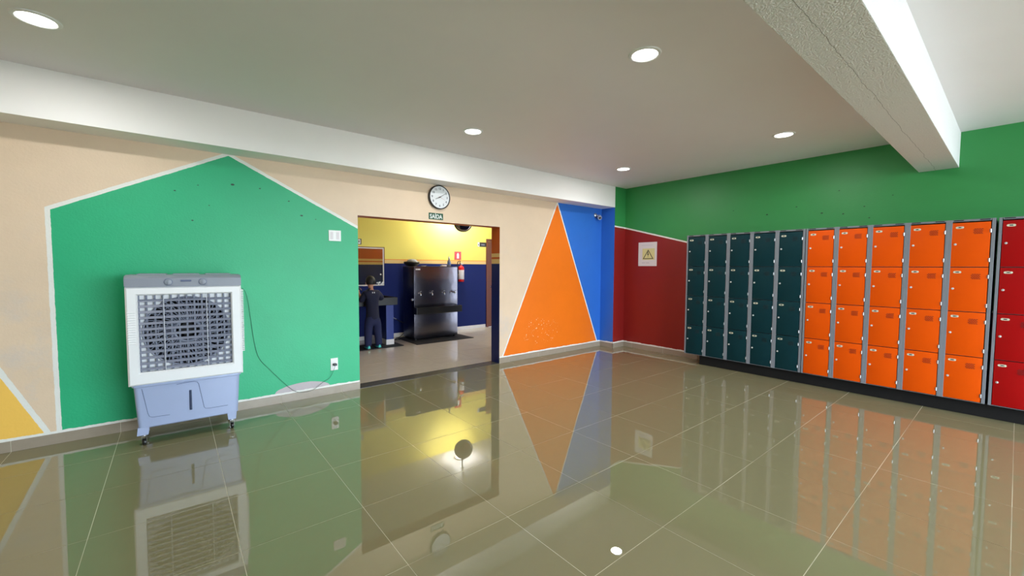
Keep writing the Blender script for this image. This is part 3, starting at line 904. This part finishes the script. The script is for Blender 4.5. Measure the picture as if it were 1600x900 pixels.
# ================================================================== BACK ROOM THINGS
# mats
bm = bmesh.new(); add_box(bm, 1.75, 3.24, 7.08, 7.56, 0.0, 0.010, bev=.003)
o = obj('floor_mat', bm, M['ribbed']); o['label'] = 'black rubber mat under the person at the sink'; o['category'] = 'mat'; o['group'] = 'black mats'
bm = bmesh.new(); add_box(bm, 3.46, 4.72, 7.00, 7.94, 0.0, 0.010, bev=.003)
o = obj('floor_mat', bm, M['ribbed']); o['label'] = 'black rubber mat under the steel drinking fountain'; o['category'] = 'mat'; o['group'] = 'black mats'

# drinking fountain
df = thing('drinking_fountain', 'tall stainless steel drinking fountain with four taps and drip tray', 'water cooler', (4.065, 7.35, 0.010))
hw = 0.485
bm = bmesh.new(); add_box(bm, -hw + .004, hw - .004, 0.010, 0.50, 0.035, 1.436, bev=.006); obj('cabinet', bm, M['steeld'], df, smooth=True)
bm = bmesh.new(); add_box(bm, -hw, hw, -0.002, 0.012, 0.62, 1.436, bev=.004); up = obj('upper_panel', bm, M['steel'], df, smooth=True)
bm = bmesh.new(); add_box(bm, -hw, hw, -0.002, 0.012, 0.035, 0.52, bev=.004); lp = obj('lower_panel', bm, M['steel'], df, smooth=True)
bm = bmesh.new(); add_box(bm, -hw - .004, hw + .004, -0.006, 0.505, 1.434, 1.448, bev=.003); obj('top', bm, M['steel'], df)
bm = bmesh.new()
add_box(bm, -hw - .012, hw + .030, -0.125, 0.0, 0.525, 0.54); add_box(bm, -hw - .012, hw + .030, -0.135, -0.120, 0.525, 0.655, bev=.004)
add_box(bm, -hw - .012, -hw + .003, -0.125, 0.0, 0.525, 0.655, bev=.004); add_box(bm, hw + .015, hw + .030, -0.125, 0.0, 0.525, 0.655, bev=.004)
tr = obj('drip_tray', bm, M['tray'], df)
bm = bmesh.new()
for k in range(22):
    x = -hw + 0.02 + k * 0.044; add_box(bm, x, x + .02, -0.118, -0.004, 0.636, 0.642)
obj('tray_grille', bm, M['steel'], tr)
for x in (-0.385, -0.135, 0.135, 0.385):
    bm = bmesh.new()
    add_cyl(bm, (x, -0.006, 0.925), 0.022, 0.010, 'y', 20); add_tube(bm, smooth_pts([(x, 0, 0.925), (x, -0.05, 0.928), (x, -0.075, 0.915), (x, -0.08, 0.885)], 4), 0.011, 10)
    tp = obj('tap', bm, M['chrome'], up, smooth=True)
bm = bmesh.new()
for x in (-0.385, -0.135, 0.135, 0.385):
    pass
bm.free()
for x in (-0.385, -0.135, 0.135, 0.385):
    bm = bmesh.new(); add_tube(bm, [(x, -0.045, 0.93), (x, -0.05, 0.955), (x + .03, -0.055, 0.962)], 0.007, 8); obj('tap_lever', bm, M['chrome'], up, smooth=True)
bm = bmesh.new(); add_box(bm, -hw + .03, -hw + .13, -0.0045, -0.002, 1.375, 1.402, bev=.001, seg=1); obj('maker_plate', bm, M['wplate'], up)
for x, y in ((-hw + .05, .06), (hw - .05, .06), (-hw + .05, .45), (hw - .05, .45)):
    obj('foot', one(add_cyl, (x, y, 0.0175), 0.022, 0.035, 'z', 16), M['black'], df, smooth=True)
bm = bmesh.new(); add_cyl(bm, (-hw - .012, 0.05, 0.80), 0.022, 0.035, 'x', 16); add_tube(bm, smooth_pts([(-hw - .10, 0.60, 0.37), (-hw - .15, 0.68, 0.405), (-hw - .20, 0.745, 0.42)], 4), 0.010, 8)
obj('water_hose', bm, mat('pale hose', (176, 182, 200), .4), df, smooth=True)
bm = bmesh.new(); add_tube(bm, smooth_pts([(-hw, 0.46, 0.10), (-hw - .10, 0.46, 0.03), (-hw - .22, 0.40, 0.006), (-hw - .16, 0.30, 0.006), (-hw - .28, 0.34, 0.006), (-hw - .32, 0.50, 0.006), (-hw - .22, 0.62, 0.02)], 6), 0.006, 6)
obj('power_cord', bm, M['rubber'], df, smooth=True)

bm = bmesh.new(); add_tube(bm, smooth_pts([(-hw + .02, 0.45, 0.30), (-hw - .05, 0.52, 0.33), (-hw - .11, 0.61, 0.374)], 4), 0.008, 8); obj('hose_coupling', bm, M['rubber'], df, smooth=True)

# things on top of the fountain (top at 1.458)
ZT = 1.458
b = thing('bottle', 'clear plastic spray bottle standing on the drinking fountain', 'bottle', (4.49, 7.58, ZT))
bm = bmesh.new(); add_lathe(bm, [(0.030, 0), (0.036, 0.004), (0.037, 0.09), (0.033, 0.115), (0.016, 0.14), (0.014, 0.16)], seg=24); obj('body', bm, M['bottle'], b, smooth=True)
bm = bmesh.new(); add_lathe(bm, [(0.018, 0.155), (0.018, 0.185), (0.010, 0.19), (0.008, 0.215)], seg=20); obj('cap', bm, M['white'], b, smooth=True)
bm = bmesh.new(); add_lathe(bm, [(0.0376, 0.03), (0.0378, 0.032), (0.0378, 0.085), (0.0376, 0.087)], seg=24); obj('label_band', bm, M['bluec'], b, smooth=True)
b = thing('folded_cloth', 'small white folded cloth lying beside the bottle on the fountain', 'cloth', (4.33, 7.52, ZT))
bm = bmesh.new(); add_box(bm, -0.06, 0.05, -0.04, 0.05, 0, 0.016, bev=.006); add_box(bm, -0.03, 0.055, -0.03, 0.04, 0.016, 0.03, bev=.006); obj('cloth_layers', bm, M['paper'], b, smooth=True)
b = thing('small_dish', 'flat white dish on the left half of the fountain top', 'dish', (3.86, 7.50, ZT))
bm = bmesh.new(); add_lathe(bm, [(0.035, 0), (0.055, 0.012), (0.057, 0.014), (0.05, 0.010), (0.03, 0.005)], seg=28); obj('dish_body', bm, M['white'], b, smooth=True)
b = thing('black_cap', 'black rounded cap with light grey crown resting at the fountain back left', 'cap', (3.70, 7.70, ZT)); b.scale = (1, 1, 1.35)
bm = bmesh.new(); add_lathe(bm, [(0.07, 0.0), (0.12, 0.012), (0.150, 0.040), (0.155, 0.060), (0.145, 0.068), (0.10, 0.07)], (0, 0, 0), 'z', 32); obj('brim', bm, M['black'], b, smooth=True)
bm = bmesh.new(); add_lathe(bm, [(0.105, 0.069), (0.10, 0.082), (0.075, 0.098), (0.03, 0.108), (0.004, 0.109)], (0.01, 0, 0), 'z', 28); obj('crown', bm, mat('light grey cloth', (168, 168, 164), .8), b, smooth=True)

# fire extinguisher and its sign
fe = thing('fire_extinguisher', 'red fire extinguisher with white label hung on the dark blue wall', 'fire extinguisher', (5.06, YK, 1.11))
bm = bmesh.new(); add_lathe(bm, [(0.055, 0.0), (0.068, 0.01), (0.070, 0.03), (0.070, 0.30), (0.062, 0.335), (0.035, 0.358), (0.022, 0.37), (0.020, 0.385)], (0, -0.085, 0), 'z', 28)
cy = obj('cylinder', bm, M['red'], fe, smooth=True)
bm = bmesh.new(); add_lathe(bm, [(0.0706, 0.06), (0.0712, 0.062), (0.0712, 0.268), (0.0706, 0.27)], (0, -0.085, 0), 'z', 28); obj('paper_label', bm, M['paper'], cy, smooth=True)
bm = bmesh.new(); add_lathe(bm, [(0.02, 0.383), (0.022, 0.39), (0.018, 0.415)], (0, -0.085, 0), 'z', 16); add_box(bm, -0.012, 0.07, -0.093, -0.077, 0.418, 0.427, bev=.002); add_box(bm, -0.012, 0.06, -0.093, -0.077, 0.396, 0.404, bev=.002)
obj('valve', bm, M['zinc'], fe, smooth=True)
bm = bmesh.new(); add_tube(bm, smooth_pts([(-0.01, -0.085, 0.40), (-0.035, -0.085, 0.43), (-0.02, -0.085, 0.468), (-0.075, -0.085, 0.46), (-0.095, -0.09, 0.40), (-0.088, -0.10, 0.30), (-0.080, -0.105, 0.18)], 5), 0.009, 8)
obj('hose', bm, M['rubber'], fe, smooth=True)
bm = bmesh.new(); add_box(bm, -0.02, 0.02, -0.03, 0, 0.30, 0.36); obj('wall_hook', bm, M['zinc'], fe)
fs = thing('fire_sign', 'square red fire equipment sign on the yellow wall above the extinguisher', 'sign', (5.027, YK, 1.705))
box('sign_board', M['red'], fs, -0.090, 0.090, -0.004, 0, -0.093, 0.093, bev=.001, seg=1)
bm = bmesh.new(); add_prism(bm, [(-.028, -.062), (.028, -.062), (.028, .030), (.012, .050), (.012, .062), (-.012, .062), (-.012, .050), (-.028, .030)], -0.0055, -0.004, 'xz'); obj('pictogram', bm, M['wtext'], fs)

# dark room plates
t = thing('door_plate', 'small black and white plate on the yellow wall beside the brown door', 'sign', (5.702, YK, 1.982))
box('plate_board', M['black'], t, -0.134, 0.134, -0.005, 0, -0.052, 0.052, bev=.001, seg=1)
box('white_square', M['wtext'], t, -0.132, -0.078, -0.0065, -0.0045, -0.05, 0.05)
box('pictogram', M['ink'], t, -0.115, -0.095, -0.008, -0.006, -0.03, 0.02)
box('print_line', mat('pale print on black', (130, 130, 150), .5), t, -0.03, 0.07, -0.0065, -0.0045, -0.018, 0.010)
t = thing('door_plate', 'small white and black plate on the yellow wall cut by the opening edge', 'sign', (2.74, YK, 1.93))
box('plate_board', M['black'], t, -0.15, 0.10, -0.005, 0, -0.055, 0.055, bev=.001, seg=1)
box('white_square', M['wtext'], t, 0.035, 0.082, -0.0065, -0.0045, -0.045, 0.045)
box('pictogram', M['ink'], t, 0.045, 0.062, -0.008, -0.006, -0.02, 0.025)

# mirror over the sink
mr = thing('wall_mirror', 'rectangular wall mirror with thin pale frame above the sink', 'mirror', (2.74, YK, 1.445))
box('mirror_glass', M['mirror'], mr, -0.53, 0.53, -0.008, 0, -0.365, 0.365)
bm = bmesh.new()
for a in ((-0.545, 0.545, -0.012, 0, 0.355, 0.378), (-0.545, 0.545, -0.012, 0, -0.378, -0.355), (-0.545, -0.522, -0.012, 0, -0.355, 0.355), (0.522, 0.545, -0.012, 0, -0.355, 0.355)):
    add_box(bm, *a)
fr_ = obj('frame', bm, M['cframe'], mr)
bm = bmesh.new(); add_box(bm, -0.56, 0.562, -0.006, 0, 0.378, 0.392); add_box(bm, 0.545, 0.562, -0.006, 0, 0.06, 0.378); obj('brown_edging', bm, M['wood'], mr)
bm = bmesh.new()
for k in range(9):
    a = k * 0.7; add_lathe(bm, [(0.004, -0.014), (0.016, -0.013), (0.016, -0.010)], (0.53 - 0.02 * k * (0.9 if k % 2 else .6) , 0, -0.36 + (0.16 if k % 3 == 0 else 0.03) * (k % 2 + .3)), 'y', 8)
obj('corner_ornament', bm, M['wplate'], mr)

# sink
sk = thing('sink_counter', 'long black granite sink counter on a blue pillar', 'sink', (2.40, 7.30, 0))
bm = bmesh.new()
add_box(bm, -0.70, 0.82, 0.0, 0.05, 0.74, 0.88, bev=.004); add_box(bm, -0.70, 0.82, 0.50, 0.785, 0.74, 0.88, bev=.004)
add_box(bm, -0.70, -0.65, 0.05, 0.50, 0.74, 0.88); add_box(bm, 0.76, 0.82, 0.05, 0.50, 0.74, 0.88); add_box(bm, -0.65, 0.76, 0.05, 0.50, 0.74, 0.76)
obj('trough', bm, M['blackst'], sk)
for x in (-0.58, 0.60):
    box('pillar', mat('dark blue paint', (12, 40, 116), .5, var=.05), sk, x, x + 0.14, 0.005, 0.785, 0.10, 0.738)
    box('pillar_skirting', M['basew'], sk, x - .006, x + 0.146, -0.001, 0.785, 0.0, 0.105, bev=.002, seg=1)
for x in (-0.30, 0.30):
    bm = bmesh.new(); add_tube(bm, smooth_pts([(x, 0.60, 0.88), (x, 0.60, 1.0), (x, 0.52, 1.04), (x, 0.42, 1.0)], 5), 0.012, 10); add_cyl(bm, (x, 0.60, 0.89), 0.025, 0.02, 'z', 16)
    obj('faucet', bm, M['chrome'], sk, smooth=True)

# convex mirror under the back ceiling, with its lamp
cm = thing('convex_mirror', 'round convex mirror hung from the back room ceiling, seen under the lintel', 'mirror', (4.60, 7.20, 2.354))
bm = bmesh.new()
pr = [(0.186, 0.02)] + [(0.184 * math.cos(a), 0.0 - 0.045 * math.sin(a)) for a in [k * PI / 2 / 9 for k in range(9)]] + [(0.002, -0.045)]
add_lathe(bm, pr, (0, 0, 0), 'y', 48); obj('convex_face', bm, M['glass'], cm, rot=(math.radians(8), 0, math.radians(-18)), smooth=True)
bm = bmesh.new(); add_lathe(bm, [(0.184, -0.006), (0.195, -0.002), (0.195, 0.024), (0.10, 0.045), (0.02, 0.05)], (0, 0, 0), 'y', 48); obj('back_shell', bm, M['black'], cm, rot=(math.radians(8), 0, math.radians(-18)), smooth=True)
bm = bmesh.new(); add_tube(bm, [(0, 0.03, 0.05), (0, 0.06, 0.2), (0, 0.06, 0.40)], 0.012, 8); add_cyl(bm, (0, 0.06, 0.401), 0.04, 0.008, 'z', 20)
obj('bracket', bm, M['black'], cm, smooth=True)
t = thing('ceiling_light', 'domed light on the back room ceiling behind the convex mirror', 'ceiling light', (4.80, 7.66, HK))
bm = bmesh.new(); add_lathe(bm, [(0.115, 0.0), (0.120, -0.010), (0.112, -0.016), (0.10, -0.016)], seg=36); obj('trim_ring', bm, M['white'], t, smooth=True)
bm = bmesh.new(); add_lathe(bm, [(0.10, -0.014), (0.096, -0.035), (0.075, -0.058), (0.04, -0.072), (0.002, -0.076)], seg=36); obj('diffuser', bm, M['led'], t, smooth=True)
lp_ = bpy.data.lights.new('lamp', 'POINT'); lp_.energy = BACK_POWER; lp_.color = (1.0, 0.99, 0.95); lp_.shadow_soft_size = 0.05
lo_ = bpy.data.objects.new('lamp', lp_); C.objects.link(lo_); lo_.location = (4.80, 7.66, HK - 0.14)

# ================================================================== PERSON AT THE SINK
pn = thing('person', 'child in a navy tracksuit seen from behind at the sink', 'person', (2.685, 7.13, 0.010))
J = [ # x, y, z, rx, ry
    (0.000, 0.000, 0.580, .070, .060),   # 0 pelvis
    (0.000, 0.010, 0.680, .080, .062),   # 1 waist
    (0.000, 0.030, 0.830, .095, .070),   # 2 chest
    (0.000, 0.050, 0.950, .070, .050),   # 3 upper chest
    (-0.005, 0.060, 1.030, .038, .038),  # 4 neck
    (-0.006, 0.070, 1.090, .040, .042),  # 5 head base
    (-0.008, 0.085, 1.155, .068, .080),  # 6 head mid
    (-0.008, 0.080, 1.215, .062, .072),  # 7 head top
    (-0.105, 0.050, 0.950, .034, .034),  # 8 L shoulder
    (-0.150, 0.080, 0.840, .034, .034),  # 9 L elbow-ish
    (-0.165, 0.180, 0.930, .024, .024),  # 10 L forearm
    (-0.160, 0.260, 1.010, .019, .019),  # 11 L wrist
    (0.105, 0.050, 0.950, .034, .034),   # 12 R shoulder
    (0.185, 0.090, 0.860, .034, .034),   # 13 R elbow
    (0.200, 0.200, 0.932, .026, .026),   # 14
    (0.190, 0.300, 0.968, .019, .019),   # 15 R wrist
    (-0.065, 0.000, 0.480, .045, .048),  # 16 L hip
    (-0.080, 0.010, 0.290, .043, .045),  # 17 L knee
    (-0.090, -0.010, 0.080, .027, .030), # 18 L ankle
    (0.065, 0.000, 0.480, .045, .048),   # 19
    (0.085, 0.010, 0.290, .043, .045),
    (0.100, 0.000, 0.080, .027, .030)]
Ed = [(0, 1), (1, 2), (2, 3), (3, 4), (4, 5), (5, 6), (6, 7), (3, 8), (8, 9), (9, 10), (10, 11), (3, 12), (12, 13), (13, 14), (14, 15), (0, 16), (16, 17), (17, 18), (0, 19), (19, 20), (20, 21)]
# hands: palm and five fingers each
def hand_j(w, s):
    base = len(J)
    x, y, z = J[w][:3]
    J.append((x, y + .030, z + .008, .020, .013)); Ed.append((w, base))
    for q, (dx, L) in enumerate(((-.016, .034), (-.006, .040), (.006, .038), (.016, .030))):
        k = len(J); J.append((x + dx, y + .052, z + .006, .0065, .0065)); J.append((x + dx * 1.2, y + .052 + L * .6, z - .002, .006, .006)); J.append((x + dx * 1.2, y + .052 + L * .9, z - .016, .005, .005))
        Ed.extend([(base, k), (k, k + 1), (k + 1, k + 2)])
    k = len(J); J.append((x - s * .026, y + .022, z + .002, .0075, .0075)); J.append((x - s * .034, y + .044, z - .006, .006, .006)); Ed.extend([(base, k), (k, k + 1)])
hand_j(11, -1); hand_j(15, 1)
body = skin_mesh('body', J, Ed, M['skin'], pn)
def fat(idx, dr, trim=None): 
    return [(J[i][0], J[i][1], J[i][2], J[i][3] + dr, J[i][4] + dr) for i in idx]
# jacket
jk = [(0, 0.005, 0.470, .125, .105), (0, 0.010, 0.560, .125, .105), (0, 0.012, 0.680, .112, .098), (0, 0.030, 0.830, .122, .102), (0, 0.046, 0.955, .118, .092), (-0.003, 0.056, 1.020, .098, .084), (-0.004, 0.060, 1.062, .056, .056),
      (-0.118, 0.050, 0.968, .070, .064), (-0.165, 0.075, 0.850, .056, .056), (-0.168, 0.115, 0.850, .052, .052),
      (0.118, 0.050, 0.968, .070, .064), (0.192, 0.085, 0.862, .056, .056), (0.206, 0.190, 0.930, .046, .046), (0.196, 0.285, 0.962, .046, .046)]
skin_mesh('jacket', jk, [(0, 1), (1, 2), (2, 3), (3, 4), (4, 5), (5, 6), (4, 7), (7, 8), (8, 9), (4, 10), (10, 11), (11, 12), (12, 13)], M['jacket'], pn)
tj = [(0, 0.005, 0.620, .105, .092), (0, 0.003, 0.545, .112, .098), (-0.066, 0, 0.450, .084, .088), (-0.082, 0.008, 0.290, .070, .072), (-0.090, -0.006, 0.130, .062, .066), (-0.091, -0.006, 0.020, .060, .066),
      (0.066, 0, 0.450, .084, .088), (0.087, 0.010, 0.290, .070, .072), (0.100, 0.0, 0.130, .062, .066), (0.102, 0.002, 0.020, .060, .066)]
skin_mesh('trousers', tj, [(0, 1), (1, 2), (2, 3), (3, 4), (4, 5), (1, 6), (6, 7), (7, 8), (8, 9)], M['trouser'], pn)
# hair: an ellipsoid shell over the crown and the back of the head
bm = bmesh.new(); bmesh.ops.create_uvsphere(bm, u_segments=28, v_segments=20, radius=1)
for v in bm.verts: v.co = Vector((-0.008 + v.co.x * .084, 0.074 + v.co.y * .098, 1.180 + v.co.z * .098))
bmesh.ops.delete(bm, geom=[v for v in bm.verts if v.co.z < 1.120 or (v.co.y > 0.115 and v.co.z < 1.205) or (v.co.y > 0.075 and v.co.z < 1.150)], context='VERTS')
bmesh.ops.solidify(bm, geom=bm.faces[:], thickness=0.010)
obj('hair', bm, M['hair'], pn, smooth=True)
for s in (-1, 1):
    bm = bmesh.new(); bmesh.ops.create_uvsphere(bm, u_segments=12, v_segments=8, radius=1)
    for v in bm.verts: v.co = Vector((-0.008 + s * 0.078 + v.co.x * .008, 0.082 + v.co.y * .014, 1.142 + v.co.z * .022))
    obj('ear', bm, M['skin'], body, smooth=True)
    bm = bmesh.new(); bmesh.ops.create_uvsphere(bm, u_segments=10, v_segments=8, radius=.009)
    for v in bm.verts: v.co += Vector((-0.008 + s * 0.026, 0.158, 1.150))
    ey = obj('eye', bm, M['white'], body, smooth=True)
    bm = bmesh.new(); bmesh.ops.create_uvsphere(bm, u_segments=10, v_segments=8, radius=.0055)
    for v in bm.verts: v.co += Vector((-0.008 + s * 0.026, 0.1625, 1.150))
    obj('iris', bm, M['hair'], ey, smooth=True)
bm = bmesh.new(); add_lathe(bm, [(0.002, 0.018), (0.008, 0.0), (0.012, -0.012), (0.004, -0.016)], (-0.008, 0.166, 1.132), 'z', 10); obj('nose', bm, M['skin'], body, smooth=True)
bm = bmesh.new(); add_box(bm, -0.028, 0.012, 0.150, 0.160, 1.103, 1.109, bev=.002); obj('mouth', bm, mat('lips', (150, 80, 76), .5), body)
for x, y in ((-0.091, 0.01), (0.102, 0.02)):
    bm = bmesh.new()
    prof_ = [(-0.075, .020), (-0.06, .034), (-0.02, .036), (0.04, .040), (0.09, .038), (0.115, .024)]
    L_ = []; R2 = []
    for yy, w in prof_: L_.append((x - w, y + yy)); R2.append((x + w, y + yy))
    pts_ = L_ + R2[::-1]
    add_prism(bm, pts_, 0.0, 0.014, 'xy'); so = obj('shoe_sole', bm, M['sole'], pn)
    bm = bmesh.new()
    for yy, w, zt in ((-0.07, .026, .060), (-0.03, .034, .075), (0.03, .038, .066), (0.08, .036, .046), (0.108, .024, .034)):
        pass
    secs = [(-0.072, .022, .062), (-0.03, .033, .078), (0.03, .037, .066), (0.08, .035, .046), (0.110, .022, .030)]
    rg = []
    for yy, w, zt in secs:
        rg.append([bm.verts.new((x + w * math.cos(a), y + yy, 0.014 + max(0, math.sin(a)) * (zt - .014))) for a in [PI * k / 8 for k in range(9)]])
    for a, b_ in zip(rg, rg[1:]):
        for k in range(8): bm.faces.new((a[k], a[k + 1], b_[k + 1], b_[k]))
    bm.faces.new(rg[0]); bm.faces.new(rg[-1])
    obj('shoe', bm, M['shoe'], pn, smooth=True)
jo = next(o for o in pn.children if o.name.startswith('jacket'))
LOGO_Y = min(v.co.y for v in jo.data.vertices if abs(v.co.z - 0.985) < 0.02 and abs(v.co.x) < 0.05) + 0.001
bm = bmesh.new()
for s in (-1, 1):
    vs = bmesh.ops.create_uvsphere(bm, u_segments=10, v_segments=6, radius=1)['verts']
    for v in vs: v.co = Vector((s * 0.016 + v.co.x * .010, LOGO_Y + v.co.y * .004, 0.985 + v.co.z * .013))
obj('logo', bm, M['cream'], pn, smooth=True)
